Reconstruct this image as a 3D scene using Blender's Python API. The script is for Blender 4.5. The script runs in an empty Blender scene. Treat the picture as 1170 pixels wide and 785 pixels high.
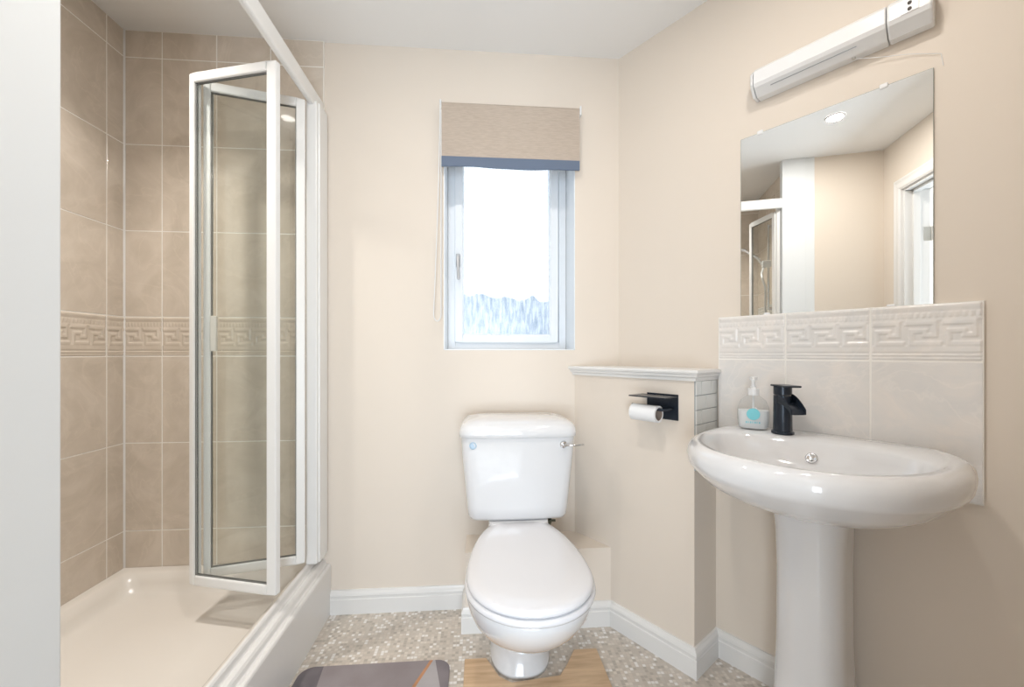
import bpy, bmesh, math, random
from math import sin, cos, pi, radians, sqrt, atan2
from mathutils import Vector, Matrix

# ---------------------------------------------------------------- camera / light / exposure
scene = bpy.context.scene
COL = scene.collection
YAW = radians(4.4)
cam_d = bpy.data.cameras.new('camera')
cam_d.sensor_width = 36.0
cam_d.lens = 465.0 / 1170.0 * 36.0
cam_d.shift_y = 10.5 / 1170.0
cam_d.clip_start = 0.02
cam = bpy.data.objects.new('camera', cam_d)
cam.location = (0, 0, 1.08)
cam.rotation_euler = (pi / 2, 0, -YAW)
COL.objects.link(cam)
scene.camera = cam

scene.view_settings.view_transform = 'Standard'
scene.view_settings.look = 'None'
scene.view_settings.gamma = 1
scene.view_settings.use_curve_mapping = False
scene.view_settings.exposure = 0.55

world = bpy.data.worlds.new('overcast_sky')
scene.world = world
world.use_nodes = True
bg = world.node_tree.nodes['Background']
bg.inputs[0].default_value = (0.86, 0.93, 1.0, 1)
bg.inputs[1].default_value = 1.15

def area(name, loc, rot, sx, sy, power, color, spread=180, bulb=0):
    d = bpy.data.lights.new(name, 'AREA')
    d.shape = 'RECTANGLE'; d.size = sx; d.size_y = sy
    d.energy = power; d.color = color
    d.spread = radians(spread)
    o = bpy.data.objects.new(name, d)
    o.location = loc; o.rotation_euler = rot
    COL.objects.link(o)
    return o

HALL_W = 72.0
DOWN_W = 4.9
# fill lamp added on the landing for cool daylight, tilted up at the ceiling
area('landing_fill', (-0.42, -1.46, 0.90), (radians(110), 0, 0), 1.7, 1.5, HALL_W, (0.74, 0.87, 1.0))

# ---------------------------------------------------------------- helpers
def link(o, parent=None):
    COL.objects.link(o)
    if parent is not None:
        o.parent = parent
    return o

def obj(name, verts, faces, mat, parent=None, smooth=False, bevel=0, seg=2, loc=None, rotz=None, auto=None):
    me = bpy.data.meshes.new(name)
    me.from_pydata([tuple(v) for v in verts], [], faces)
    me.update()
    bm = bmesh.new(); bm.from_mesh(me)
    bmesh.ops.remove_doubles(bm, verts=bm.verts, dist=1e-6)
    bmesh.ops.recalc_face_normals(bm, faces=bm.faces)
    bm.to_mesh(me); bm.free()
    mats = mat if isinstance(mat, (list, tuple)) else [mat]
    for m in mats: me.materials.append(m)
    o = bpy.data.objects.new(name, me)
    link(o, parent)
    if smooth:
        for p in me.polygons: p.use_smooth = True
        if auto:
            me.set_sharp_from_angle(angle=radians(auto))
    if bevel:
        b = o.modifiers.new('bevel', 'BEVEL'); b.width = bevel; b.segments = seg
        b.limit_method = 'ANGLE'; b.angle_limit = radians(40)
    if loc: o.location = loc
    if rotz is not None: o.rotation_euler = (0, 0, rotz)
    return o

class MB:
    def __init__(s): s.v = []; s.f = []
    def add(s, v, f):
        k = len(s.v); s.v += [tuple(p) for p in v]; s.f += [tuple(i + k for i in q) for q in f]; return s
    def box(s, a, b):
        x0, y0, z0 = a; x1, y1, z1 = b
        return s.add([(x0,y0,z0),(x1,y0,z0),(x1,y1,z0),(x0,y1,z0),(x0,y0,z1),(x1,y0,z1),(x1,y1,z1),(x0,y1,z1)],
                     [(0,3,2,1),(4,5,6,7),(0,1,5,4),(1,2,6,5),(2,3,7,6),(3,0,4,7)])
    def prism(s, poly, z0, z1):
        n = len(poly)
        return s.add([(x,y,z0) for x,y in poly] + [(x,y,z1) for x,y in poly],
                     [tuple(range(n))[::-1], tuple(range(n, 2*n))] + [(i,(i+1)%n,n+(i+1)%n,n+i) for i in range(n)])
    def loft(s, rings, cap0=True, cap1=True, closed=True):
        n = len(rings[0]); v = [p for r in rings for p in r]; f = []
        for k in range(len(rings)-1):
            for i in range(n if closed else n-1):
                j = (i+1) % n
                f.append((k*n+i, k*n+j, (k+1)*n+j, (k+1)*n+i))
        if cap0: f.append(tuple(range(n))[::-1])
        if cap1: f.append(tuple(range((len(rings)-1)*n, len(rings)*n)))
        return s.add(v, f)
    def tube(s, pts, r, n=12, rad=None):
        pts = [Vector(p) for p in pts]; rings = []
        up = None
        for i, p in enumerate(pts):
            t = (pts[min(i+1, len(pts)-1)] - pts[max(i-1, 0)]).normalized()
            if up is None:
                up = Vector((0,0,1)) if abs(t.z) < .9 else Vector((1,0,0))
            a = t.cross(up).normalized(); b = a.cross(t).normalized(); up = b
            rr = rad[i] if rad else r
            rings.append([tuple(p + a*rr*cos(2*pi*k/n) + b*rr*sin(2*pi*k/n)) for k in range(n)])
        return s.loft(rings)
    def lathe(s, prof, n=32, c=(0,0,0)):
        return s.loft([[(c[0]+r*cos(2*pi*k/n), c[1]+r*sin(2*pi*k/n), c[2]+z) for k in range(n)] for r, z in prof])
    def build(s, name, mat, parent=None, **k):
        return obj(name, s.v, s.f, mat, parent, **k)

def empty(name, label, cat, loc=(0,0,0), rotz=0, group=None):
    o = bpy.data.objects.new(name, None); COL.objects.link(o)
    o.empty_display_size = .05
    o.location = loc; o.rotation_euler = (0, 0, rotz)
    o['label'] = label; o['category'] = cat
    if group: o['group'] = group
    return o

def struct(o):
    o['kind'] = 'structure'; return o
def lab(o, t):
    o['label'] = t; return o

# ---------------------------------------------------------------- materials
def mat(name, color=(.8,.8,.8), rough=.5, metal=0, coat=0, spec=.5, trans=0, ior=1.5):
    m = bpy.data.materials.new(name); m.use_nodes = True
    b = m.node_tree.nodes['Principled BSDF']
    b.inputs['Base Color'].default_value = (*color, 1)
    b.inputs['Roughness'].default_value = rough
    b.inputs['Metallic'].default_value = metal
    b.inputs['Coat Weight'].default_value = coat
    b.inputs['Specular IOR Level'].default_value = spec
    b.inputs['Transmission Weight'].default_value = trans
    b.inputs['IOR'].default_value = ior
    return m
def nt(m):
    return m.node_tree, m.node_tree.nodes, m.node_tree.links, m.node_tree.nodes['Principled BSDF']
def coords(n, l, scale=(1,1,1), kind='Object'):
    tc = n.new('ShaderNodeTexCoord'); mp = n.new('ShaderNodeMapping')
    mp.inputs['Scale'].default_value = scale
    l.new(tc.outputs[kind], mp.inputs['Vector']); return mp
def bump(n, l, b, src, strength, dist=.002):
    bp = n.new('ShaderNodeBump'); bp.inputs['Strength'].default_value = strength
    bp.inputs['Distance'].default_value = dist
    l.new(src, bp.inputs['Height']); l.new(bp.outputs[0], b.inputs['Normal'])
def paint(name, c, rough=.6, bs=.08, sc=120):
    m = mat(name, c, rough, spec=.3); t, n, l, b = nt(m)
    mp = coords(n, l); no = n.new('ShaderNodeTexNoise'); no.inputs['Scale'].default_value = sc
    l.new(mp.outputs[0], no.inputs['Vector']); bump(n, l, b, no.outputs[0], bs, .001)
    return m
def marble(name, c0, c1, c2, rough=.22):
    m = mat(name, c0, rough, coat=.3); t, n, l, b = nt(m)
    mp = coords(n, l)
    no = n.new('ShaderNodeTexNoise'); no.inputs['Scale'].default_value = 6; no.inputs['Detail'].default_value = 6
    no.inputs['Distortion'].default_value = 1.6; no.inputs['Roughness'].default_value = .6
    l.new(mp.outputs[0], no.inputs['Vector'])
    r = n.new('ShaderNodeValToRGB'); e = r.color_ramp.elements
    e[0].position = .34; e[0].color = (*c1, 1); e[1].position = .66; e[1].color = (*c2, 1)
    k = r.color_ramp.elements.new(.5); k.color = (*c0, 1)
    l.new(no.outputs[0], r.inputs[0])
    # thin pale veins
    n2 = n.new('ShaderNodeTexNoise'); n2.inputs['Scale'].default_value = 3.2; n2.inputs['Detail'].default_value = 5
    n2.inputs['Distortion'].default_value = 2.2; l.new(mp.outputs[0], n2.inputs['Vector'])
    a = n.new('ShaderNodeMath'); a.operation = 'SUBTRACT'; a.inputs[1].default_value = .5; l.new(n2.outputs[0], a.inputs[0])
    a2 = n.new('ShaderNodeMath'); a2.operation = 'ABSOLUTE'; l.new(a.outputs[0], a2.inputs[0])
    mr = n.new('ShaderNodeMapRange'); mr.inputs[1].default_value = 0; mr.inputs[2].default_value = .02
    mr.inputs[3].default_value = .28; mr.inputs[4].default_value = 0; l.new(a2.outputs[0], mr.inputs[0])
    mx = n.new('ShaderNodeMixRGB'); l.new(mr.outputs[0], mx.inputs[0]); l.new(r.outputs[0], mx.inputs[1])
    mx.inputs[2].default_value = (min(1, c2[0]*1.12), min(1, c2[1]*1.12), min(1, c2[2]*1.12), 1)
    l.new(mx.outputs[0], b.inputs['Base Color'])
    bump(n, l, b, no.outputs[0], .10, .004)
    return m

M = {}
M['cream'] = paint('cream wall paint', (.785, .702, .612))
M['ceil'] = paint('white ceiling paint', (.88, .87, .855), .8)
M['gloss'] = paint('white gloss paint', (.79, .775, .755), .28, .04, 60)
M['board'] = paint('satin white board paint', (.79, .81, .82), .45, .25, 30)
M['upvc'] = mat('white upvc', (.84, .87, .90), .3)
M['ceramic'] = mat('white ceramic', (.755, .75, .755), .07, coat=.6)
M['acrylic'] = mat('cream acrylic', (.84, .79, .73), .25, coat=.2)
M['plastic'] = mat('white plastic', (.84, .84, .84), .25)
M['seat'] = mat('white seat plastic', (.75, .745, .765), .14, coat=.3)
M['alu'] = mat('white powder coated aluminium', (.86, .855, .84), .3)
M['chrome'] = mat('chrome', (.75, .76, .78), .12, 1)
M['black'] = mat('satin black metal', (.022, .030, .044), .26, .3)
M['dark'] = mat('dark rubber', (.06, .05, .045), .6)
M['mirror'] = mat('mirror silver', (.93, .94, .93), .0, 1)
M['mirror_edge'] = mat('mirror edge glass', (.25, .27, .25), .2)
M['tile'] = marble('beige marble tile', (.69, .605, .515), (.64, .56, .47), (.735, .65, .56))
M['splash'] = marble('pale marble tile', (.80, .77, .74), (.76, .74, .72), (.85, .80, .755))
M['grout'] = paint('pale grout', (.90, .87, .82), .8)
M['grout_grey'] = paint('grey grout', (.30, .32, .34), .8)
M['metro'] = mat('white glazed mosaic', (.74, .74, .71), .2, coat=.3)
M['paper'] = paint('white tissue paper', (.85, .85, .85), .9, .3, 300)
M['card'] = mat('brown card', (.32, .25, .20), .9)
M['liquid'] = mat('white hand soap', (.85, .86, .86), .3)
M['blue'] = mat('aqua print', (.22, .66, .74), .5)
M['beadchain'] = mat('white bead chain', (.85, .85, .85), .4)
M['hinge'] = mat('satin steel', (.6, .6, .58), .35, 1)
M['seal'] = mat('grey glazing seal', (.20, .20, .19), .6)

# floor: tiny stone mosaic vinyl
m = mat('stone chip mosaic vinyl', (.6,.55,.48), .35); t, n, l, b = nt(m); M['floor'] = m
mp = coords(n, l, (1, 1, 1))
vo = n.new('ShaderNodeTexVoronoi'); vo.distance = 'CHEBYCHEV'; vo.voronoi_dimensions = '2D'; vo.inputs['Scale'].default_value = 82
vo.inputs['Randomness'].default_value = .12; l.new(mp.outputs[0], vo.inputs['Vector'])
sep = n.new('ShaderNodeSeparateColor'); l.new(vo.outputs['Color'], sep.inputs[0])
r = n.new('ShaderNodeValToRGB'); r.color_ramp.interpolation = 'CONSTANT'; e = r.color_ramp.elements
e[0].position = 0; e[0].color = (.47, .42, .365, 1); e[1].position = .14; e[1].color = (.57, .51, .445, 1)
for p_, c_ in ((.34, (.64,.57,.50)), (.56, (.60,.545,.485)), (.72, (.70,.64,.57)), (.88, (.84,.81,.78))):
    k = e.new(p_); k.color = (*c_, 1)
l.new(sep.outputs[0], r.inputs[0])
mr = n.new('ShaderNodeMapRange'); mr.inputs[1].default_value = .40; mr.inputs[2].default_value = .47; l.new(vo.outputs['Distance'], mr.inputs[0])
mx = n.new('ShaderNodeMixRGB'); l.new(mr.outputs[0], mx.inputs[0]); l.new(r.outputs[0], mx.inputs[1]); mx.inputs[2].default_value = (.58,.52,.455,1)
l.new(mx.outputs[0], b.inputs['Base Color'])

# window pane: obscure glass, pale with vertical streaks
m = bpy.data.materials.new('obscure glass'); m.use_nodes = True; M['pane'] = m
n = m.node_tree.nodes; l = m.node_tree.links; n.clear()
out = n.new('ShaderNodeOutputMaterial'); tr = n.new('ShaderNodeBsdfTransparent'); tl = n.new('ShaderNodeBsdfTranslucent')
gl = n.new('ShaderNodeBsdfGlossy'); gl.inputs['Roughness'].default_value = .25
tr.inputs[0].default_value = (.97,.985,1,1); tl.inputs[0].default_value = (.93,.97,1,1)
mp = coords(n, l, (90, 90, 16)); no = n.new('ShaderNodeTexNoise'); no.inputs['Scale'].default_value = 1; no.inputs['Detail'].default_value = 3
l.new(mp.outputs[0], no.inputs['Vector'])
mr = n.new('ShaderNodeMapRange'); mr.inputs[1].default_value = .35; mr.inputs[2].default_value = .65; mr.inputs[3].default_value = .05; mr.inputs[4].default_value = .5
l.new(no.outputs[0], mr.inputs[0])
m1 = n.new('ShaderNodeMixShader'); l.new(mr.outputs[0], m1.inputs[0]); l.new(tr.outputs[0], m1.inputs[1]); l.new(tl.outputs[0], m1.inputs[2])
bp = n.new('ShaderNodeBump'); bp.inputs['Strength'].default_value = .6; l.new(no.outputs[0], bp.inputs['Height']); l.new(bp.outputs[0], gl.inputs['Normal'])
m2 = n.new('ShaderNodeMixShader'); m2.inputs[0].default_value = .06; l.new(m1.outputs[0], m2.inputs[1]); l.new(gl.outputs[0], m2.inputs[2])
l.new(m2.outputs[0], out.inputs[0])

# clear thin glass
def thin_glass(name, tint):
    m = bpy.data.materials.new(name); m.use_nodes = True
    n = m.node_tree.nodes; l = m.node_tree.links; n.clear()
    out = n.new('ShaderNodeOutputMaterial'); tr = n.new('ShaderNodeBsdfTransparent'); tr.inputs[0].default_value = (*tint, 1)
    gl = n.new('ShaderNodeBsdfGlossy'); gl.inputs['Roughness'].default_value = .01
    fr = n.new('ShaderNodeFresnel'); ge = n.new('ShaderNodeNewGeometry'); mr = n.new('ShaderNodeMapRange')
    mr.inputs[3].default_value = 1.45; mr.inputs[4].default_value = 1/1.45
    l.new(ge.outputs['Backfacing'], mr.inputs[0]); l.new(mr.outputs[0], fr.inputs[0])
    mx = n.new('ShaderNodeMixShader'); l.new(fr.outputs[0], mx.inputs[0]); l.new(tr.outputs[0], mx.inputs[1]); l.new(gl.outputs[0], mx.inputs[2])
    l.new(mx.outputs[0], out.inputs[0]); return m
M['glass'] = thin_glass('clear shower glass', (.978, .99, .983))
M['clear'] = thin_glass('clear plastic', (.95, .96, .965))

# blind fabric
m = mat('beige linen weave', (.56,.46,.385), .95, spec=.1); t, n, l, b = nt(m); M['linen'] = m
mp = coords(n, l, (40, 40, 420)); no = n.new('ShaderNodeTexNoise'); no.inputs['Scale'].default_value = 1; no.inputs['Detail'].default_value = 3
l.new(mp.outputs[0], no.inputs['Vector'])
r = n.new('ShaderNodeValToRGB'); r.color_ramp.elements[0].position = .35; r.color_ramp.elements[0].color = (.48,.40,.33,1)
r.color_ramp.elements[1].position = .65; r.color_ramp.elements[1].color = (.55,.465,.39,1)
l.new(no.outputs[0], r.inputs[0]); l.new(r.outputs[0], b.inputs['Base Color']); bump(n, l, b, no.outputs[0], .2)
M['band'] = paint('slate blue satin band', (.135, .175, .25), .5, .3, 400)

# oak
m = mat('light oak', (.5,.34,.2), .45); t, n, l, b = nt(m); M['oak'] = m
mp = coords(n, l, (2.2, 22, 2)); no = n.new('ShaderNodeTexNoise'); no.inputs['Scale'].default_value = 2.2; no.inputs['Detail'].default_value = 8; no.inputs['Distortion'].default_value = .8
l.new(mp.outputs[0], no.inputs['Vector'])
r = n.new('ShaderNodeValToRGB'); r.color_ramp.elements[0].position = .3; r.color_ramp.elements[0].color = (.55,.365,.215,1)
r.color_ramp.elements[1].position = .7; r.color_ramp.elements[1].color = (.77,.56,.365,1)
l.new(no.outputs[0], r.inputs[0]); l.new(r.outputs[0], b.inputs['Base Color'])

# ---------------------------------------------------------------- room constants
D = 1.74                       # back wall
CZ = 2.365                     # ceiling
XL = -1.413                    # left shower wall
XS = -0.655                    # plane of the shower front
YF = 0.12                      # inner face of the doorway wall
A = Vector((0.603, D))         # back/right corner
ANG = radians(35.22)
U = Vector((sin(ANG), -cos(ANG))); N = Vector((cos(ANG), sin(ANG)))
RZ = atan2(U.y, U.x)
def uv(u, v):                  # a point u along the right wall, v out from it
    p = A + U*u - N*v; return (p.x, p.y)
P6 = (A + U*((D-YF)/-U.y)); P6 = (P6.x, P6.y)
RW = dict(loc=(A.x, A.y, 0), rotz=RZ)      # local frame of the right wall: x along it, -y into the room

# floor and ceiling
poly = [(XL-.1, 0.0), (P6[0]+.2, 0.0), (P6[0]+.2, YF), P6, (A.x, A.y), (A.x, D+.02), (XL-.1, D+.02)]
foot = [(XL-.12, -1.72), (2.1, -1.72), (2.1, D+.25), (XL-.12, D+.25)]
struct(MB().prism(foot, -.05, 0).build('floor', M['floor']))
struct(MB().prism(foot, CZ, CZ+.08).build('ceiling', M['ceil']))

# back wall with the window opening
WX0, WX1, WZ0, WZ1 = -.156, .408, 1.091, 2.06
T = .26
mb = MB()
mb.box((XL-.12, D, 0), (WX0, D+T, CZ)).box((WX1, D, 0), (A.x+.3, D+T, CZ))
mb.box((WX0, D, 0), (WX1, D+T, WZ0)).box((WX0, D, WZ1), (WX1, D+T, CZ))
struct(mb.build('wall_back', M['cream']))
# white painted lining of the reveal
FY = D + .165
mb = MB()
e_ = .004
mb.box((WX0, D-.001, WZ0), (WX0+e_, FY, WZ1)).box((WX1-e_, D-.001, WZ0), (WX1, FY, WZ1))
mb.box((WX0, D-.001, WZ0), (WX1, FY, WZ0+e_)).box((WX0, D-.001, WZ1-e_), (WX1, FY, WZ1))
struct(mb.build('trim_window', M['upvc']))
struct(MB().prism([uv(-.0,0), uv(2.02,0), uv(2.02,-.12), uv(-.1,-.12)], 0, CZ).build('wall_right', M['cream']))
struct(MB().box((XL-.12, YF-.1, 0), (XL-.008, D, CZ)).build('wall_left', M['cream']))
struct(MB().box((XL-.008, .5, 0), (-.67, .61, CZ)).box((-.75, YF, 0), (-.67, .5, CZ)).build('wall_shower_end', M['cream']))
# doorway wall
DX0, DX1, DZ = -.47, .32, 2.03
struct(MB().box((XL-.12, 0, 0), (DX0-.03, YF, CZ)).box((DX1+.03, 0, 0), (P6[0]+.25, YF, CZ)).box((DX0-.03, 0, DZ+.03), (DX1+.03, YF, CZ)).build('wall_doorway', M['cream']))
# landing behind the doorway
struct(MB().box((XL-.12, -1.72, 0), (2.1, -1.62, CZ)).build('wall_landing', M['cream']))
struct(MB().box((XL-.12, -1.62, 0), (XL-.02, 0, CZ)).build('wall_landing_left', M['cream']))
struct(MB().box((2.0, -1.62, 0), (2.1, 0, CZ)).build('wall_landing_right', M['cream']))

# boxed-in half wall beside the toilet, low boxing behind it
PV = .16
q0 = uv(-.113, PV); q4 = uv(.415, PV); q5 = uv(.415, 0)
LEDGE0 = .985
struct(MB().prism([q0, q4, q5, (A.x, A.y)], 0, LEDGE0).build('wall_partition', M['cream']))
LBX, LBY, LBZ = -.06, 1.585, .305
p3 = uv(.0767, PV)
struct(MB().prism([(LBX, D), (LBX, LBY), p3, q0], 0, LBZ).build('wall_low_boxing', M['cream']))
# moulded cap on the half wall
def capring(o, z):
    # q0 slides along the back wall, q5 along the right wall
    a = uv(-.113-o*.7, PV+o); b_ = uv(.415+o, PV+o); c_ = uv(.415+o, 0.0)
    return [(a[0], D, z), (b_[0], b_[1], z), (c_[0], c_[1], z), (A.x, A.y, z)]
prof = [(0, LEDGE0), (.008, LEDGE0), (.010, LEDGE0+.010), (.016, LEDGE0+.014), (.017, LEDGE0+.022), (.022, LEDGE0+.024), (.024, LEDGE0+.030), (.022, LEDGE0+.037), (.0, LEDGE0+.038)]
struct(MB().loft([capring(o, z) for o, z in prof]).build('trim_partition_cap', M['gloss']))

# skirting
SK = [(0,0), (.015,0), (.015,.060), (.0125,.063), (.0125,.072), (.015,.075), (.013,.083), (.008,.090), (.006,.0955), (0,.0965)]
path = [(-.62, D), (LBX, D), (LBX, LBY), p3, q4, q5, P6, (DX1+.095, YF)]
names = ['back', 'boxing_side', 'boxing', 'partition', 'partition_end', 'right', 'doorway']
def skirt(path, names):
    dirs = [(Vector(path[i+1])-Vector(path[i])).normalized() for i in range(len(path)-1)]
    rt = [Vector((d.y, -d.x)) for d in dirs]
    off = []
    for i in range(len(path)):
        if i == 0: off.append(rt[0])
        elif i == len(path)-1: off.append(rt[-1])
        else:
            a, b_ = rt[i-1], rt[i]; m_ = (a+b_); off.append(m_ / (1+a.dot(b_)))
    for i, nm in enumerate(names):
        r0 = [(path[i][0]+off[i].x*o, path[i][1]+off[i].y*o, z) for o, z in SK]
        r1 = [(path[i+1][0]+off[i+1].x*o, path[i+1][1]+off[i+1].y*o, z) for o, z in SK]
        struct(MB().loft([r0, r1]).build('baseboard_'+nm, M['gloss']))
skirt(path, names)
skirt([(DX0-.085, YF), (-.67, YF), (-.67, .49)], ['doorway_left', 'stub'])

# white full-height board ending the shower wall
struct(MB().box((-.70, .50, 0), (XS-.008, .550, CZ)).box((-.70, .550, 0), (XS, .690, CZ)).build('trim_shower_board', M['board'], bevel=.003))

# ---------------------------------------------------------------- tiles
def tile_faces(mb, x0, x1, z0, z1, th=.008, g=.0020, c=.0008):
    x0 += g; x1 -= g; z0 += g; z1 -= g
    r0 = [(x0,0,z0),(x1,0,z0),(x1,0,z1),(x0,0,z1)]
    r1 = [(x0,-th+c,z0),(x1,-th+c,z0),(x1,-th+c,z1),(x0,-th+c,z1)]
    r2 = [(x0+c,-th,z0+c),(x1-c,-th,z0+c),(x1-c,-th,z1-c),(x0+c,-th,z1-c)]
    mb.loft([r0, r1, r2], cap0=False)
KEY = ["......##",
       "..####.#",
       "..#....#",
       "..#.####",
       "..#.....",
       "########"]
KEY = ["#######.",
       "......#.",
       ".####.#.",
       ".#..###.",
       ".#......",
       ".#######"]
def hfield(s, t, W, Hh):
    """relief height of a border tile; s,t in 0..1 (t up)"""
    if s < .012 or s > .988 or t < .02 or t > .985: return -.002
    if t > .93: return .003
    if t > .87: return .003*(t-.87)/.06
    if t > .86: return 0
    if t > .74:                              # dentils
        ph = (s*17) % 1
        return .0022 if .25 < ph < .8 and .76 < t < .85 else .0006
    if t > .71: return .0016
    if t > .27:                              # key band
        a = s*3 % 1; c_ = min(7, int(a*8)); rr = min(5, int((.71-t)/.44*6))
        return .0032 if KEY[rr][c_] == '#' else -.0002
    if t > .15: return .0018
    if t > .12: return -.0004
    if t > .08: return .0022
    if t > .06: return -.0004
    return .001
def border_tile(mb, x0, x1, z0, z1, s0=0., th=.009, base_w=.207):
    W = x1-x0; nx = max(4, int(W/.0016)); nz = int((z1-z0)/.0016)
    k = len(mb.v); Hh = z1-z0
    raw = [[hfield(s0 + (i/nx)*W/base_w, j/nz, W, Hh) for i in range(nx+1)] for j in range(nz+1)]
    for j in range(nz+1):
        for i in range(nx+1):
            q = c_ = 0
            for dj in (-1,0,1):
                for di in (-1,0,1):
                    jj, ii = j+dj, i+di
                    if 0 <= jj <= nz and 0 <= ii <= nx: q += raw[jj][ii]; c_ += 1
            mb.v.append((x0+.001+(W-.002)*i/nx, -th-q/c_*.62, z0+.001+(Hh-.002)*j/nz))
    w = nx+1
    for j in range(nz):
        for i in range(nx):
            mb.f.append((k+j*w+i, k+j*w+i+1, k+(j+1)*w+i+1, k+(j+1)*w+i))
ZS = [.19, .37, .72, 1.066, 1.223, 1.566, 1.910, 2.257, CZ]
def tile_wall(nm, xs, loc, rotz, label, s_first=0.):
    """tiles on a wall: local x along the wall, -y into the room"""
    root = MB().box((xs[0], -.0072, ZS[0]), (xs[-1], 0, CZ)).build('wall_'+nm, M['grout'], loc=loc, rotz=rotz); struct(root)
    mb = MB(); bb = MB()
    for i in range(len(xs)-1):
        for j in range(len(ZS)-1):
            if j == 3:
                border_tile(bb, xs[i], xs[i+1], ZS[3], ZS[4], s0=(s_first if i == 0 else 0), th=.008)
            else:
                tile_faces(mb, xs[i], xs[i+1], ZS[j], ZS[j+1])
    mb.build('wall_tiles', M['tile'], root)
    bb.build('key_border', M['tile'], root, smooth=True)
    return root
tile_wall('shower_back', [XL, -1.272, -1.064, -.855, -.645], (0, D, 0), 0, '')
# left wall: local x = world y, facing +x ; rotate +90deg: local x->+y, local -y -> +x
tile_wall('shower_left', [.61, .824, 1.032, 1.240, 1.448, 1.656, D-.008], (XL-.008, 0, 0), pi/2, '')
struct(MB().prism([(XL,D-.0085),(XL+.005,D-.0085),(XL,D-.0135)], .22, CZ).build('trim_shower_sealant', M['gloss']))
# near end wall faces +y : rotate 180deg: local x -> -x
root = MB().box((.68, -.0050, .19), (-XL, 0, CZ)).build('wall_shower_near', M['grout'], loc=(0, .61, 0), rotz=pi); struct(root)
mb = MB()
xs = [.68, .79, .998, 1.206, -XL]
for i in range(4):
    for z0, z1 in ((1.45,1.566),(1.566,1.910),(1.910,2.257),(2.257,CZ)):
        tile_faces(mb, xs[i], xs[i+1], z0, z1)
mb.build('wall_tiles', M['tile'], root)
mb = MB(); z = .20; r_ = 0
while z < 1.44:
    x = .68 - (.02 if r_ % 2 else 0)
    while x < -XL-.002:
        tile_faces(mb, max(x, .68), min(x+.048, -XL), z, z+.0236, th=.006, g=.001, c=.0004); x += .048
    z += .025; r_ += 1
mb.build('mosaic_tiles', M['metro'], root)

# white brick tiles on the half wall's end (faces +u)
root = MB().box((0, -.003, .685), (PV-.002, 0, LEDGE0)).build('wall_partition_tiles', M['grout_grey'], loc=(q4[0], q4[1], 0), rotz=RZ+pi/2); struct(root)
mb = MB(); z = LEDGE0; r_ = 0
while z > .69:
    x = -.030 if r_ % 2 else -.002 -.0
    x = [-.038, -.004][r_ % 2]
    while x < PV-.004:
        a, b_ = max(x, 0), min(x+.074, PV-.002)
        if b_-a > .006: tile_faces(mb, a, b_, max(z-.049, .686), z, th=.007, g=.0011, c=.001)
        x += .074
    z -= .049; r_ += 1
mb.build('brick_tiles', M['metro'], root)

# ---------------------------------------------------------------- window
def frame_rect(mb, x0, x1, z0, z1, w, y0, y1):
    mb.box((x0,y0,z0),(x0+w,y1,z1)).box((x1-w,y0,z0),(x1,y1,z1)).box((x0+w,y0,z0),(x1-w,y1,z0+w)).box((x0+w,y0,z1-w),(x1-w,y1,z1))
win = MB(); frame_rect(win, WX0+.004, WX1-.004, WZ0+.004, WZ1-.004, .034, FY-.0, FY+.06)
win = struct(win.build('window_1', M['upvc'], bevel=.003))
mb = MB(); frame_rect(mb, WX0+.036, WX1-.044, WZ0+.036, WZ1-.036, .036, FY-.012, FY+.04); mb.build('sash', M['upvc'], win, bevel=.004)
mb = MB(); frame_rect(mb, WX0+.070, WX1-.078, WZ0+.070, WZ1-.070, .006, FY-.004, FY+.02); mb.build('glazing_bead', M['upvc'], win, bevel=.002)
mb = MB(); mb.box((WX0+.070, FY+.006, WZ0+.070), (WX1-.078, FY+.010, WZ1-.070)); mb.build('window_pane', M['pane'], win)
mb = MB(); hx = WX0+.052
mb.box((hx-.009, FY-.022, 1.475), (hx+.009, FY-.012, 1.535)); mb.tube([(hx, FY-.02, 1.508), (hx, FY-.045, 1.508)], .006)
mb.loft([[(hx-.0065, FY-.05, 1.52), (hx+.0065, FY-.05, 1.52), (hx+.0065, FY-.040, 1.52), (hx-.0065, FY-.040, 1.52)],
         [(hx-.002, FY-.056, 1.41), (hx+.009, FY-.056, 1.41), (hx+.009, FY-.048, 1.41), (hx-.002, FY-.048, 1.41)]])
mb.build('window_handle', mat('brushed nickel', (.42,.43,.45), .35, 1), win, bevel=.002)
# rooftops opposite, only a blur through the pane
m = paint('pale render outside', (.24, .31, .40), .9)
rng = random.Random(4); mb = MB(); tops = [2.30+.10*rng.uniform(-1, 1) for _ in range(90)]
pts = [(-6+14*k/90, t_) for k, t_ in enumerate(tops)]
mb.loft([[(x, y, 0) for x, _ in pts]+[(x, y, t_) for x, t_ in reversed(pts)] for y in (9, 9.4)])
struct(mb.build('wall_outside', m))

# ---------------------------------------------------------------- roman/roller blind
bl = empty('roller_blind', 'beige linen roller blind with slate blue hem band above the window', 'blind', (.1285, D, 1.977))
BW = .290; zt, zb = .143, -.108
cols = 24
def cloth(z0, z1, y0, amp, th, nm, mt):
    mb = MB(); rr = []
    nz = 8
    for j in range(nz+1):
        z = z0+(z1-z0)*j/nz
        f_ = [(-BW+2*BW*i/cols, y0+amp*sin(i*.9)*.001*(1-j/nz), z+(.003*sin(i*.35) if j == 0 else 0)) for i in range(cols+1)]
        b_ = [(x, y+th, z_) for x, y, z_ in reversed(f_)]
        rr.append(f_+b_)
    mb.loft(rr); return mb.build(nm, mt, bl, smooth=True, auto=40)
cloth(-.086, zt-.012, -.040, 1, .0015, 'blind_fabric', M['linen'])
o = cloth(-.126, -.084, -.043, 1.5, .007, 'hem_band', M['band']); lab(o, 'slate blue hem band')
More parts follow.
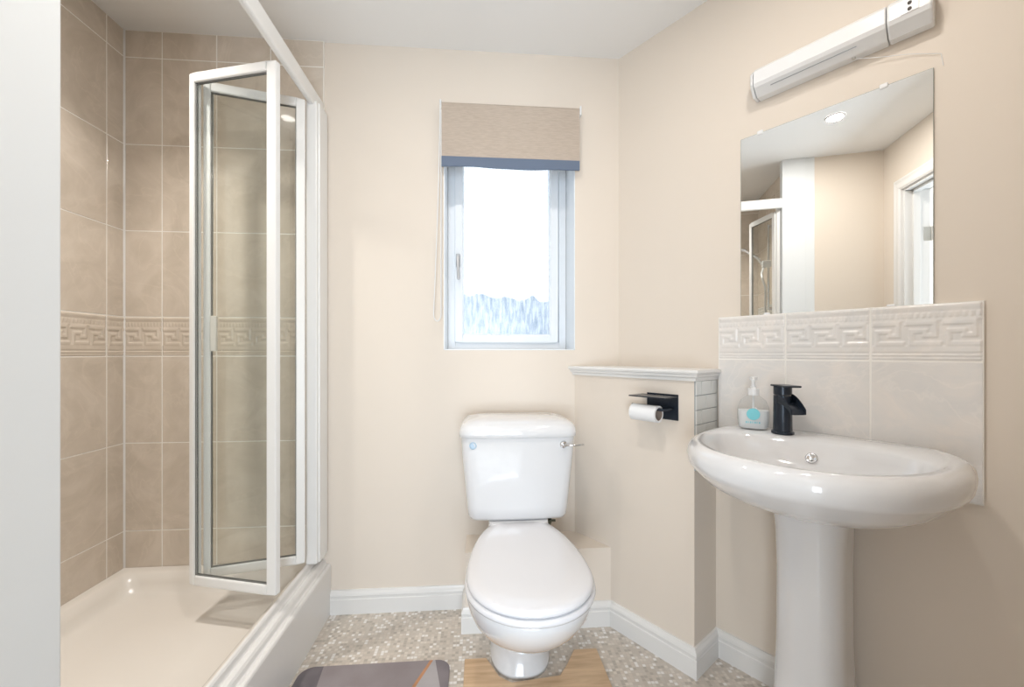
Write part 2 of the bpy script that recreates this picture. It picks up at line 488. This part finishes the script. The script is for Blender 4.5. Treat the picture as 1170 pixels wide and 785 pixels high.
MB().tube([(-BW, -.026, zt-.012), (BW, -.026, zt-.012)], .0145, 20).build('roller_tube', M['linen'], bl, smooth=True, auto=50)
for sx in (-1, 1):
    MB().box((sx*(BW+.004)-.004, -.046, zt-.034), (sx*(BW+.004)+.004, 0, zt+.006)).build('bracket', M['plastic'], bl, bevel=.003)
pts = []
x0 = -BW-.006; LC = .86
for k in range(61):
    a = k/60
    if a < .45:
        q = a/.45; pts.append((x0-.026*q**1.5, -.045, zt-.02-q*LC))
    elif a < .55:
        b_ = (a-.45)/.1*pi; pts.append((x0-.026+.015-.015*cos(b_), -.045+.006*(a-.45)/.1, zt-.02-LC-.03*sin(b_)))
    else:
        q = (a-.55)/.45; pts.append((x0+.004, -.039, zt-.02-LC+q*LC))
MB().tube(pts, .0022, 6).build('bead_chain', M['beadchain'], bl, smooth=True)

# ---------------------------------------------------------------- mirror, shaver light, splashback
mi = empty('wall_mirror', 'frameless rectangular mirror fixed on the wall above the tiled splashback', 'mirror', uv(.730, 0)+(1.506,), RZ)
MX, MZ = .230, .302
MB().box((-MX, -.005, -MZ), (MX, -.001, MZ)).build('mirror_backing', M['mirror_edge'], mi)
MB().box((-MX+.0008, -.0054, -MZ+.0008), (MX-.0008, -.005, MZ-.0008)).build('mirror_glass', M['mirror'], mi)
for cx, cz in ((-.17, 1), (.135, 1), (-.15, -1), (.15, -1)):
    MB().box((cx-.009, -.009, cz*MZ-.007), (cx+.009, 0, cz*MZ+.007)).build('mirror_clip', M['plastic'], mi, bevel=.003)

sl = empty('shaver_light', 'long white strip light with shaver socket fixed above the mirror', 'light', uv(.755, 0)+(1.955,), RZ)
def lprof(x, h=.043, d=.062):
    return [(x, 0, -h), (x, -.030, -h), (x, -d+.006, -h+.022), (x, -d, -h+.032), (x, -d, h-.016), (x, -d+.012, h-.003), (x, -.02, h), (x, 0, h)]
MB().loft([lprof(-.196), lprof(.1215)]).build('diffuser', M['plastic'], sl, bevel=.003, seg=3)
MB().loft([lprof(.1228, .044, .063), lprof(.208, .044, .063)]).build('socket_housing', M['plastic'], sl, bevel=.006, seg=3)
MB().loft([lprof(-.208, .040, .056), lprof(-.198, .042, .060)]).build('end_cap', M['plastic'], sl, bevel=.003)
mb = MB().box((.150, -.0645, -.012), (.184, -.062, .020)); lab(mb.build('socket_cover', M['plastic'], sl, bevel=.001), 'small square socket shutter')
mb = MB()
for dz in (-.004, .011):
    mb.tube([(.167, -.062, dz), (.167, -.0665, dz)], .0042, 14)
lab(mb.build('socket_pins', M['dark'], sl), 'two dark socket holes')
MB().box((-.15, -.051, -.0315), (.06, -.049, -.030)).build('seam', M['grout_grey'], sl)
MB().tube([(.05, -.022, -.040), (.05, -.022, -.048)], .004, 10).build('cord_port', M['hinge'], sl)
MB().tube([(.05, -.022, -.047), (.10, -.012, -.066), (.16, -.006, -.088), (.218, -.003, -.118), (.222, -.003, -.150)], .0008, 6).build('pull_cord', M['plastic'], sl)

sp = empty('tiled_splashback', 'pale marble tile splashback with raised Greek key border behind the washbasin', 'splashback', uv(0, 0)+(0,), RZ)
us = [.428, .634, .838, 1.044]
MB().box((us[0], -.0092, .714), (us[-1], 0, 1.205)).build('grout_bed', M['grout'], sp)
mb = MB(); bb = MB()
for i in range(3):
    tile_faces(mb, us[i], us[i+1], .714, 1.058, th=.010)
    border_tile(bb, us[i], us[i+1], 1.058, 1.205, th=.010, base_w=us[i+1]-us[i])
mb.build('plain_tiles', M['splash'], sp); bb.build('key_border', M['splash'], sp, smooth=True)

# ---------------------------------------------------------------- washbasin
wb = empty('washbasin', 'white oval ceramic washbasin on a full pedestal in front of splashback tiles', 'washbasin', uv(.753, 0)+(0,), RZ)
def dring(hw, front, back, z, mid=.20, nb=3.4, nf=2.15, n=72, zf=0.0, du=0.0):
    r = []
    for k in range(n):
        a = 2*pi*k/n; c_, s_ = cos(a), sin(a)
        if s_ >= 0:
            x = hw*math.copysign(abs(c_)**(2/nf), c_); v = mid+(front-mid)*abs(s_)**(2/nf)
        else:
            x = hw*math.copysign(abs(c_)**(2/nb), c_); v = mid-(mid-back)*abs(s_)**(2/nb)
        r.append((x+du, -v, z+zf*max(0, (v-back))/(front-back)))
    return r
rings = [dring(.088,.27,.06,.672), dring(.115,.315,.04,.676), dring(.165,.385,.022,.692), dring(.215,.450,.014,.716), dring(.252,.500,.012,.744),
         dring(.276,.530,.012,.774), dring(.281,.535,.012,.7785), dring(.285,.541,.012,.788), dring(.287,.544,.012,.808), dring(.284,.541,.012,.824), dring(.275,.534,.014,.8345), dring(.262,.524,.018,.841), dring(.250,.517,.022,.8425),
         dring(.240,.511,.150,.8395,nb=2.6,mid=.28), dring(.232,.504,.158,.832,nb=2.6,mid=.28), dring(.224,.490,.165,.812,nb=2.6,mid=.28), dring(.210,.465,.176,.785,nb=2.5,mid=.29), dring(.19,.425,.195,.755,nb=2.4,mid=.30), dring(.15,.39,.225,.738,nb=2.2,mid=.30), dring(.08,.35,.26,.728,nb=2,mid=.30), dring(.022,.325,.28,.725,nb=2,mid=.30)]
bas = MB().loft(rings).build('basin', M['ceramic'], wb, smooth=True)
def pring(hw, f_, b_, z): return dring(hw, f_, b_, z, mid=.17, nb=5, nf=2.6, n=48)
pdl = MB().loft([pring(.098,.275,.03,0), pring(.096,.272,.03,.02), pring(.082,.255,.03,.09), pring(.076,.245,.03,.30), pring(.075,.243,.03,.50), pring(.078,.248,.03,.60), pring(.083,.255,.03,.655), pring(.084,.258,.03,.695)]).build('pedestal', M['ceramic'], wb, smooth=True); pdl.location.x = -.012
MB().lathe([(.021,0),(.021,.003),(.014,.004),(.012,.001)], 24, (0,-.303,.725)).build('waste', M['chrome'], wb, smooth=True)
# overflow on the back slope of the bowl
ov = MB().lathe([(.0001,.0),(.013,.0),(.0145,.002),(.011,.004),(.0095,.002),(.0001,.001)], 24).build('overflow', M['chrome'], wb, smooth=True)
ov.location = (-.010, -.172, .795); ov.rotation_euler = (radians(60), 0, 0)

# black waterfall tap, its spout turned towards the bowl
tap = MB().lathe([(.0001,0),(.029,0),(.029,.006),(.0245,.009),(.0235,.095),(.0235,.112),(.0001,.112)], 32).build('tap', M['black'], wb, smooth=True, auto=35)
tap.location = (-.096, -.112, .842); tap.rotation_euler = (0, 0, radians(-40))
MB().lathe([(.0001,0),(.0225,0),(.0235,.001),(.0235,.024),(.0001,.024)], 32, (0,0,.114)).build('tap_collar', M['black'], tap, smooth=True, auto=35)
mb = MB(); mb.box((-.024, -.022, .138), (.050, .022, .1435)); mb.build('tap_lever', M['black'], tap, bevel=.002)
mb = MB()
sec = []
for k in range(9):
    a = k/8; x = .008+.060*a; zc = .100-.028*a**2 ; w = .0225-.001*a
    ring = [(x, -w, zc+.012*(1-a)+.006), (x, -w, zc-.008), (x, -w*.5, zc-.009-.003*(1-a)), (x, w*.5, zc-.009-.003*(1-a)), (x, w, zc-.008), (x, w, zc+.012*(1-a)+.006), (x, w-.003, zc+.012*(1-a)+.006), (x, w-.004, zc-.006), (x, -w+.004, zc-.006), (x, -w+.003, zc+.012*(1-a)+.006)]
    sec.append(ring)
mb.loft(sec).build('tap_spout', M['black'], tap, bevel=.0008)

# soap bottle
sb = empty('soap_bottle', 'clear pump bottle of white hand soap standing on the basin beside the black tap', 'soap bottle', uv(.575, .105)+(.844,), RZ+radians(20))
def br(w, d, z, e=2.6, n=40):
    return [(w*math.copysign(abs(cos(2*pi*k/n))**(2/e), cos(2*pi*k/n)), d*math.copysign(abs(sin(2*pi*k/n))**(2/e), sin(2*pi*k/n)), z) for k in range(n)]
MB().loft([br(.036,.020,0), br(.041,.023,.004), br(.043,.025,.02), br(.044,.025,.045), br(.042,.024,.068), br(.034,.020,.088), br(.020,.015,.100,2.2), br(.0135,.0135,.106,2), br(.0135,.0135,.112,2)]).build('bottle', M['clear'], sb, smooth=True)
MB().loft([br(.034,.018,.002), br(.039,.021,.006), br(.041,.0235,.02), br(.0422,.0235,.045), br(.0415,.023,.058)]).build('liquid', M['liquid'], sb, smooth=True, auto=40)
mb = MB().lathe([(.0155,.104),(.0155,.124),(.008,.126),(.008,.132),(.005,.133),(.005,.150),(.010,.151),(.011,.160),(.0001,.162)], 24)
mb.tube([(0,0,.155), (.0,-.022,.156), (.0,-.034,.150)], .0045, 10)
mb.tube([(0,0,.105), (0,0,.008)], .003, 8)
mb.build('pump', M['plastic'], sb, smooth=True, auto=40)
mb = MB()
mb.add([(.018*cos(2*pi*k/24), -.0262, .047+.018*sin(2*pi*k/24)) for k in range(24)] + [(.018*cos(2*pi*k/24), -.0256, .047+.018*sin(2*pi*k/24)) for k in range(24)],
       [tuple(range(24)), tuple(range(24,48))[::-1]] + [(k,(k+1)%24,24+(k+1)%24,24+k) for k in range(24)])
for i, w in enumerate((.003,.002,.003,.002,.0035,.002,.003)):
    x = -.020+i*.0058; mb.box((x, -.0262, .019), (x+w, -.0256, .0245))
mb.build('printed_label', M['blue'], sb)

# ---------------------------------------------------------------- toilet roll holder on the half wall
hd = empty('toilet_roll_holder', 'matt black wall mounted toilet roll holder with a flat phone shelf', 'toilet roll holder', uv(.30, PV)+(.89,), RZ)
MB().box((-.060, -.004, -.045), (.060, 0, .045)).build('back_plate', M['black'], hd, bevel=.001)
MB().box((-.078, -.092, .036), (.060, -.004, .040)).build('shelf', M['black'], hd, bevel=.001)
mb = MB().tube([(.040, -.002, -.005), (.040, -.055, -.005), (.034, -.062, -.005), (-.082, -.062, -.005)], .0052, 12)
mb.tube([(-.080, -.062, -.005), (-.080, -.062, .008)], .0045, 10)
mb.build('arm', M['black'], hd, smooth=True, auto=50)
rl = empty('toilet_roll', 'half used white toilet roll hanging on the black holder', 'toilet roll', uv(.30-.028, PV+.062)+(.869,), RZ)
def annulus(ro, ri, x0, x1, n=40, c=0):
    mb = MB()
    mb.loft([[(x, r_*cos(2*pi*k/n), r_*sin(2*pi*k/n)) for k in range(n)] for x, r_ in ((x0,ri),(x0,ro),(x1,ro),(x1,ri),(x0,ri))], cap0=False, cap1=False)
    return mb
annulus(.029, .0215, -.050, .050).build('paper', M['paper'], rl, smooth=True, auto=40)
annulus(.0214, .0205, -.0502, .0502).build('cardboard_core', M['card'], rl, smooth=True, auto=40)

# ---------------------------------------------------------------- toilet
TX, TY = .140, 0
to = empty('toilet', 'white close-coupled ceramic toilet with closed lid beneath the window', 'toilet', (TX, 1.45, 0))
def egg(hw, yf, yb, ym, z, n=64, ef=2.0, eb=2.6, cut=None, zt=0):
    r = []
    for k in range(n):
        a = 2*pi*k/n; c_, s_ = cos(a), sin(a)
        if s_ < 0: x = hw*math.copysign(abs(c_)**(2/ef), c_); y = ym-(ym-yf)*abs(s_)**(2/ef)
        else: x = hw*math.copysign(abs(c_)**(2/eb), c_); y = ym+(yb-ym)*abs(s_)**(2/eb)
        if cut is not None: y = min(y, cut)
        r.append((x, y-1.45, z))
    return r
pan = [egg(.106,1.335,1.575,1.47,0,ef=2.3), egg(.105,1.337,1.575,1.47,.012,ef=2.3), egg(.094,1.352,1.575,1.48,.03,ef=2.2), egg(.085,1.360,1.575,1.48,.07), egg(.084,1.352,1.575,1.46,.10), egg(.092,1.315,1.575,1.43,.135),
       egg(.112,1.235,1.578,1.38,.18), egg(.135,1.15,1.58,1.32,.225), egg(.153,1.085,1.58,1.27,.27), egg(.166,1.035,1.58,1.22,.315), egg(.175,1.003,1.58,1.19,.355), egg(.180,.988,1.58,1.18,.385), egg(.181,.983,1.58,1.18,.400), egg(.180,.984,1.58,1.18,.409), egg(.174,.992,1.57,1.18,.413)]
MB().loft(pan).build('pan', M['ceramic'], to, smooth=True)
def rrect(hw, y0, y1, z, rad=.03, n=6, bow=0):
    pts = []
    for cx, cy, a0 in ((hw-rad, y1-rad, 0), (-hw+rad, y1-rad, pi/2), (-hw+rad, y0+rad, pi), (hw-rad, y0+rad, 1.5*pi)):
        for k in range(n+1):
            a = a0+pi/2*k/n; x = cx+rad*cos(a); y = cy+rad*sin(a)
            if cy < (y0+y1)/2: y -= bow*(1-(x/hw)**2)
            pts.append((x, y-1.45, z))
    # straight front edge gets extra points so the bow reads
    out = pts[:3*(n+1)]
    xa = -hw+rad; xb = hw-rad
    for k in range(1, 12):
        x = xa+(xb-xa)*k/12; out.append((x, y0-bow*(1-(x/hw)**2)-1.45, z))
    return out+pts[3*(n+1):]
MB().loft([rrect(.100,1.47,1.66,.320,.03), rrect(.108,1.465,1.67,.40,.03), rrect(.110,1.462,1.68,.432,.03), rrect(.112,1.468,1.685,.441,.03), rrect(.108,1.475,1.68,.4585,.02)]).build('pan_deck', M['ceramic'], to, smooth=True, auto=50)
cis = MB().loft([rrect(.165,1.520,1.690,.459,.03,bow=.006), rrect(.180,1.505,1.695,.463,.035,bow=.008), rrect(.186,1.500,1.698,.474,.037,bow=.010), rrect(.190,1.498,1.70,.51,.036,bow=.010), rrect(.2085,1.492,1.70,.70,.033,bow=.010), rrect(.212,1.490,1.70,.768,.032,bow=.010)]).build('cistern', M['ceramic'], to, smooth=True, auto=60)
MB().loft([rrect(.214,1.486,1.705,.767,.034,bow=.010), rrect(.218,1.482,1.707,.771,.035,bow=.011), rrect(.219,1.481,1.708,.785,.035,bow=.011), rrect(.216,1.484,1.708,.802,.035,bow=.011), rrect(.207,1.495,1.706,.815,.035,bow=.012), rrect(.190,1.515,1.70,.825,.035,bow=.012), rrect(.15,1.55,1.68,.833,.035,bow=.012)]).build('cistern_lid', M['ceramic'], cis, smooth=True, auto=60)
def seat_ring(hw, yf, z, L=.40, cut=1.495, ym=1.165):
    return egg(hw, yf, ym+L, ym, z, eb=2.0, cut=cut, ef=2.05)
MB().loft([seat_ring(.176,.982,.4135), seat_ring(.184,.970,.416), seat_ring(.186,.967,.423), seat_ring(.184,.970,.430), seat_ring(.178,.977,.4325)]).build('seat', M['seat'], to, smooth=True, auto=60)
MB().loft([seat_ring(.172,.985,.434), seat_ring(.179,.976,.436), seat_ring(.1805,.973,.443), seat_ring(.178,.978,.450), seat_ring(.168,.992,.455), seat_ring(.14,1.025,.459,L=.36,cut=1.485), seat_ring(.09,1.08,.461,L=.3,cut=1.42), seat_ring(.03,1.14,.462,L=.1)]).build('lid', M['seat'], to, smooth=True, auto=60)
for sx in (-1, 1):
    MB().tube([(sx*.075-.016, .052, .447), (sx*.075+.016, .052, .447)], .008, 14).build('hinge', M['seat'], to, smooth=True, auto=50)
def disc_front(prof, c):
    v = []
    mb = MB(); n = 28
    mb.loft([[(c[0]+r_*cos(2*pi*k/n), c[1]-d, c[2]+r_*sin(2*pi*k/n)) for k in range(n)] for r_, d in prof]); return mb
fl = disc_front([(.014,-.004),(.014,.006),(.011,.010),(.007,.011),(.007,.022),(.0001,.022)], (.165,.040,.741)).build('flush_lever', M['chrome'], cis, smooth=True, auto=40)
MB().tube([(.162,.020,.741),(.190,.012,.742),(.235,.008,.745)], .004, 12, rad=[.0048,.0042,.0036]).build('lever_arm', M['chrome'], fl, smooth=True)
lab(disc_front([(.0135,-.004),(.0135,.004),(.010,.006),(.009,.003),(.0001,.0035)], (-.168,.040,.741)).build('blanking_plug', mat('pale blue plastic plug', (.45,.58,.70), .3), cis, smooth=True, auto=40), 'round pale blue plug on the cistern')
mb = MB().tube([(.125,.10,.459),(.125,.10,.425)], .007, 12).tube([(.125,.10,.428),(.125,.10,.32)], .005, 10).tube([(.105,.09,.438),(.145,.09,.438)], .0045, 8)
lab(mb.build('inlet_valve', mat('tarnished brass', (.14,.15,.12), .4, 1), to, smooth=True, auto=50), 'small dark water inlet valve')

# ---------------------------------------------------------------- wooden board around the toilet foot
bd = MB().prism([(-.056,.98),(.425,.98),(.418,1.447),(.335,1.447),(.292,1.375),(.262,1.335),(.10,1.318),(.062,1.345),(.020,1.431),(-.056,1.431)], 0, .010).build('pedestal_mat', M['oak'], bevel=.002)
bd['label'] = 'wood effect board with a cut-out around the toilet foot'; bd['category'] = 'mat'

# ---------------------------------------------------------------- bath mat
m = mat('printed geometric marble fabric', (.3,.27,.27), .85, spec=.1); t, n, l, b = nt(m); M['mat'] = m
mp = coords(n, l); no = n.new('ShaderNodeTexNoise'); no.inputs['Scale'].default_value = 9; no.inputs['Detail'].default_value = 6; l.new(mp.outputs[0], no.inputs['Vector'])
def matcol(nm, a, b_):
    m = mat(nm, a, .85, spec=.1); t, n, l, b = nt(m)
    mp = coords(n, l); no = n.new('ShaderNodeTexNoise'); no.inputs['Scale'].default_value = 9; no.inputs['Detail'].default_value = 6; l.new(mp.outputs[0], no.inputs['Vector'])
    r = n.new('ShaderNodeValToRGB'); r.color_ramp.elements[0].position = .35; r.color_ramp.elements[0].color = (*a, 1); r.color_ramp.elements[1].position = .65; r.color_ramp.elements[1].color = (*b_, 1)
    l.new(no.outputs[0], r.inputs[0]); l.new(r.outputs[0], b.inputs['Base Color']); return m
mm = [matcol('mid grey print', (.27,.235,.24), (.31,.275,.28)), matcol('charcoal print', (.15,.135,.145), (.19,.17,.18)), matcol('pale grey print', (.40,.37,.375), (.47,.44,.445)), matcol('copper print', (.42,.20,.10), (.55,.30,.18)), matcol('smoke grey print', (.22,.195,.21), (.27,.24,.25))]
x0, x1, y0, y1, R_ = -.605, -.105, .66, 1.437, .045
out = []
for cx, cy, a0 in ((x1-R_, y1-R_, 0), (x0+R_, y1-R_, pi/2), (x0+R_, y0+R_, pi), (x1-R_, y0+R_, 1.5*pi)):
    for k in range(9):
        a = a0+pi/2*k/8; out.append((cx+R_*cos(a), cy+R_*sin(a)))
bm = bmesh.new()
bv = [bm.verts.new((x, y, .0075)) for x, y in out]; bm.faces.new(bv)
def cutline(p, q):
    d = Vector((q[0]-p[0], q[1]-p[1], 0)); nn_ = Vector((-d.y, d.x, 0)).normalized()
    bmesh.ops.bisect_plane(bm, geom=bm.verts[:]+bm.edges[:]+bm.faces[:], plane_co=(p[0], p[1], 0), plane_no=nn_)
L1 = ((-.215,1.31),(-.165,1.437)); L2 = ((-.227,1.31),(-.176,1.437)); L3 = ((-.158,1.437),(-.135,1.34)); L4 = ((-.535,1.437),(-.52,1.30)); L5 = ((-.605,1.12),(-.105,1.30)); L6 = ((-.135,1.34),(-.105,1.40))
L7 = ((-.605,1.105),(-.105,1.285))
for L in (L1, L2, L3, L4, L5, L7, L6): cutline(*L)
def side(L, c): return (L[1][0]-L[0][0])*(c[1]-L[0][1])-(L[1][1]-L[0][1])*(c[0]-L[0][0])
for f_ in bm.faces:
    c = f_.calc_center_median(); mi_ = 0
    s1, s2, s3, s4, s5, s7 = side(L1,c), side(L2,c), side(L3,c), side(L4,c), side(L5,c), side(L7,c)
    if s5 < 0 and s7 > 0: mi_ = 3
    elif s7 < 0: mi_ = 2 if s2 > 0 else 4
    elif s1 > 0 > s2 or s1 > 0 and s2 < 0: mi_ = 3
    elif s4 < 0: mi_ = 1
    elif s1 < 0 and s3 > 0 and side(L6,c) > 0: mi_ = 4
    elif s1 < 0 and s3 > 0: mi_ = 4
    elif s1 < 0: mi_ = 2
    f_.material_index = mi_
ext = bmesh.ops.extrude_face_region(bm, geom=bm.faces[:])
for v in [g for g in ext['geom'] if isinstance(g, bmesh.types.BMVert)]: v.co.z = 0
bmesh.ops.recalc_face_normals(bm, faces=bm.faces)
me = bpy.data.meshes.new('bath_mat'); bm.to_mesh(me); bm.free()
for m_ in mm: me.materials.append(m_)
bt = bpy.data.objects.new('bath_mat', me); link(bt)
bt['label'] = 'grey bath mat with geometric marble shapes and a copper stripe beside the shower tray'; bt['category'] = 'bath mat'

# ---------------------------------------------------------------- shower tray
st = empty('shower_tray', 'cream shower tray with a deep white moulded front panel', 'shower tray', (-1.03, 1.2, 0))
sx, sy = -1.03, 1.2
tx0, tx1, ty0, ty1 = XL+.0, -.672, .618, D-.0085
def tr_(ins, z, r=.03, n=6):
    x0, x1, y0, y1 = tx0+ins-sx, tx1-ins-sx, ty0+ins-sy, ty1-ins-sy
    p = []
    for cx, cy, a0 in ((x1-r,y1-r,0),(x0+r,y1-r,pi/2),(x0+r,y0+r,pi),(x1-r,y0+r,1.5*pi)):
        for k in range(n+1):
            a = a0+pi/2*k/n; p.append((cx+r*cos(a), cy+r*sin(a), z))
    return p
MB().loft([tr_(0,0,.001), tr_(0,.215,.001), tr_(.001,.225,.002), tr_(.030,.224,.02), tr_(.045,.218,.035), tr_(.056,.190,.05), tr_(.068,.165,.06), tr_(.095,.150,.07), tr_(.22,.146,.05), tr_(.33,.144,.02)]).build('tray', M['acrylic'], st, smooth=True, auto=60)
pf = [(-.672,0),(-.618,0),(-.618,.198),(-.6205,.204),(-.626,.207),(-.634,.206),(-.638,.210),(-.641,.222),(-.646,.229),(-.654,.232),(-.661,.231),(-.664,.236),(-.666,.250),(-.670,.256),(-.676,.257),(-.680,.252),(-.680,.222),(-.672,.222)]
MB().loft([[(x-sx, y-sy, z) for x, z in pf] for y in (.691, D-.001)]).build('front_panel', M['gloss'], st, bevel=.001)
MB().lathe([(.0001,0),(.045,0),(.045,.003),(.038,.006),(.0001,.007)], 28, (0, -.25, .1455)).build('waste_cover', M['chrome'], st, smooth=True)

# ---------------------------------------------------------------- shower enclosure
en = empty('shower_enclosure', 'white framed folding shower screen with clear glass panels on the tray', 'shower enclosure', (XS, 1.6, .23))
ex, ey, ez = XS, 1.6, .23
MB().box((-.012, -.909, 1.815), (.010, .13, 1.880)).build('head_rail', M['alu'], en, bevel=.007, seg=3)
mb = MB().box((-.022, .035, .027), (.020, .131, 1.83)); mb.box((.006,.05,.027),(.026,.131,1.83)); mb.build('wall_post', M['alu'], en, bevel=.004)
MB().box((-.050, -.909, .027), (-.025, -.885, 1.83)).build('near_post', M['alu'], en, bevel=.004)
Z0, Z1 = .288-ez, 2.034-ez
def door(p, q, name='door_panel', handle=False, w=.024, wq=None, d=.020):
    """a framed glass leaf from p to q (world xy); parts in local x along it"""
    wq = wq or w
    p = Vector(p); q = Vector(q); L = (q-p).length; a = atan2(q.y-p.y, q.x-p.x)
    o = MB()
    o.box((0,-d/2,Z0),(w,d/2,Z1)).box((L-wq,-d/2,Z0),(L,d/2,Z1)).box((w,-d/2,Z0),(L-wq,d/2,Z0+.030)).box((w,-d/2,Z1-.030),(L-wq,d/2,Z1))
    o = o.build(name, M['alu'], en, bevel=.004, loc=(p.x-ex, p.y-ey, 0), rotz=a)
    MB().box((w-.002,-.0025,Z0+.028),(L-wq+.002,.0025,Z1-.028)).build('glass', M['glass'], o)
    g = MB()
    for y_ in (-.004, .0025):
        g.box((w,y_,Z0+.030),(w+.003,y_+.002,Z1-.030)).box((L-wq-.003,y_,Z0+.030),(L-wq,y_+.002,Z1-.030)).box((w,y_,Z0+.030),(L-wq,y_+.002,Z0+.033)).box((w,y_,Z1-.033),(L-wq,y_+.002,Z1-.030))
    g.build('glazing_seal', M['seal'], o)
    if handle:
        MB().box((w+.001,-.020,1.085-ez),(w+.020,-.0,1.21-ez)).build('handle', M['acrylic'], o, bevel=.003)
    return o
door((-.975,1.518), (-.662,1.596), w=.022, wq=.030, handle=True)          # hinged at the far post
door((-.992,1.482), (-.662,1.389), w=.019, wq=.036, d=.022)   # folded leaf, its stile running in the rail
door((-.950,.800), (-.690,.715))                               # leaf folded back at the near post
MB().tube([(-.984-ex,1.500-ey,Z0),(-.984-ex,1.500-ey,Z1)], .010, 10).build('fold_hinge', M['alu'], en, smooth=True, auto=50)

# ---------------------------------------------------------------- shower riser on the near tiled wall (seen in the mirror)
sh = empty('riser_shower', 'chrome hand shower with white hose on a riser rail inside the shower', 'shower', (-1.013, .602+.014, 1.2))
MB().tube([(0,.045,.20),(0,.045,.835)], .009, 14).build('riser_rail', M['chrome'], sh, smooth=True, auto=50)
for z in (.21,.825):
    MB().tube([(0,.0,z),(0,.045,z)], .011, 12).build('rail_bracket', M['chrome'], sh, smooth=True, auto=50)
MB().box((-.018,.03,.52),(.018,.09,.57)).build('slider', M['plastic'], sh, bevel=.006)
MB().tube([(0,.075,.53),(-.01,.12,.60),(-.03,.20,.665),(-.05,.27,.68)], .011, 12, rad=[.010,.012,.012,.014]).build('hand_shower', M['chrome'], sh, smooth=True, auto=50)
hdp = MB().lathe([(.0001,0),(.034,0),(.038,.006),(.030,.020),(.012,.028),(.0001,.028)], 24).build('shower_head', M['chrome'], sh, smooth=True, auto=50)
hdp.location = (-.058,.30,.655); hdp.rotation_euler = (radians(25),0,0)
hp = [(0,.078,.52),(.03,.10,.47),(.09,.11,.41),(.11,.10,.36),(.05,.08,.33),(-.02,.06,.30),(-.06,.05,.22),(-.02,.04,.05),(.0,.02,-.10)]
MB().tube(hp, .008, 10).build('shower_hose', M['plastic'], sh, smooth=True)
MB().tube([(-.12,.03,-.12),(.12,.03,-.12)], .022, 16).build('mixer_valve', M['chrome'], sh, smooth=True, auto=50)

# ---------------------------------------------------------------- doorway
dr = MB()
dr.box((DX0-.03, -.002, 0), (DX0, YF+.002, DZ)).box((DX1, -.002, 0), (DX1+.03, YF+.002, DZ)).box((DX0-.03, -.002, DZ), (DX1+.03, YF+.002, DZ+.03))
dr.box((DX0, .05, 0), (DX0+.012, .085, DZ)).box((DX1-.012, .05, 0), (DX1, .085, DZ)).box((DX0, .05, DZ-.012), (DX1, .085, DZ))
dr = struct(dr.build('door_1', M['gloss'], bevel=.002))
ar = [(0,0),(0,.014),(.010,.020),(.022,.020),(.026,.014),(.045,.012),(.058,.016),(.068,.012),(.070,0)]
mb = MB()
r0 = [(DX0-.012-a, YF+h, 0) for a, h in ar]; r1 = [(DX0-.012-a, YF+h, DZ+.012+a) for a, h in ar]
r2 = [(DX1+.012+a, YF+h, DZ+.012+a) for a, h in ar]; r3 = [(DX1+.012+a, YF+h, 0) for a, h in ar]
mb.loft([r0, r1, r2, r3]); mb.build('architrave', M['gloss'], dr)
MB().box((DX0-.038, -.80, .01), (DX0-.002, -.034, DZ-.02)).build('door_leaf', M['gloss'], dr, bevel=.002)
for z in (.25, 1.77):
    MB().box((DX0-.003, -.036, z-.04), (DX0+.001, .030, z+.04)).tube([(DX0+.002,-.008,z-.04),(DX0+.002,-.008,z+.04)], .006, 10).build('hinge', M['hinge'], dr)

# ---------------------------------------------------------------- downlights
def downlight(x, y, label, power, color=(1,.955,.90), spread=180, bulb=0):
    d = empty('ceiling_downlight', label, 'ceiling light', (x, y, CZ))
    n = 32
    MB().loft([[(r_*cos(2*pi*k/n), r_*sin(2*pi*k/n), z) for k in range(n)] for r_, z in ((.034,-.001),(.034,-.004),(.044,-.006),(.046,-.001))], cap0=False, cap1=False).build('rim', M['plastic'], d, smooth=True, auto=50)
    em = bpy.data.materials.new('lamp glow'); em.use_nodes = True; nn = em.node_tree.nodes; nn.clear()
    e_ = nn.new('ShaderNodeEmission'); e_.inputs[0].default_value = (*color, 1); e_.inputs[1].default_value = 30
    o_ = nn.new('ShaderNodeOutputMaterial'); em.node_tree.links.new(e_.outputs[0], o_.inputs[0])
    MB().lathe([(.034,0),(.034,.001),(.0001,.0015)], 32, (0,0,-.0035)).build('lens', em, d)
    L = bpy.data.lights.new('downlight_beam', 'AREA'); L.shape = 'DISK'; L.size = .07; L.energy = power; L.spread = radians(spread); L.color = color
    lo = bpy.data.objects.new('downlight_beam', L); COL.objects.link(lo); lo.location = (x, y, CZ-.0075)
    if bulb:
        P_ = bpy.data.lights.new('downlight_glow', 'POINT'); P_.energy = bulb; P_.color = color; P_.shadow_soft_size = .03
        po = bpy.data.objects.new('downlight_glow', P_); COL.objects.link(po); po.location = (x, y, CZ-.075)
downlight(-.165, .60, 'small round recessed downlight in the ceiling before the shower', DOWN_W)
downlight(.62, .72, 'added small round fill light in the ceiling in front of the washbasin', 2.2, bulb=0)  # added out of view to brighten the right wall and basin
downlight(-1.05, 1.15, 'added small round fill light in the ceiling directly above the shower tray', 3.6, spread=105, bulb=0)  # unseen lamp, added to lift the brightness inside the shower
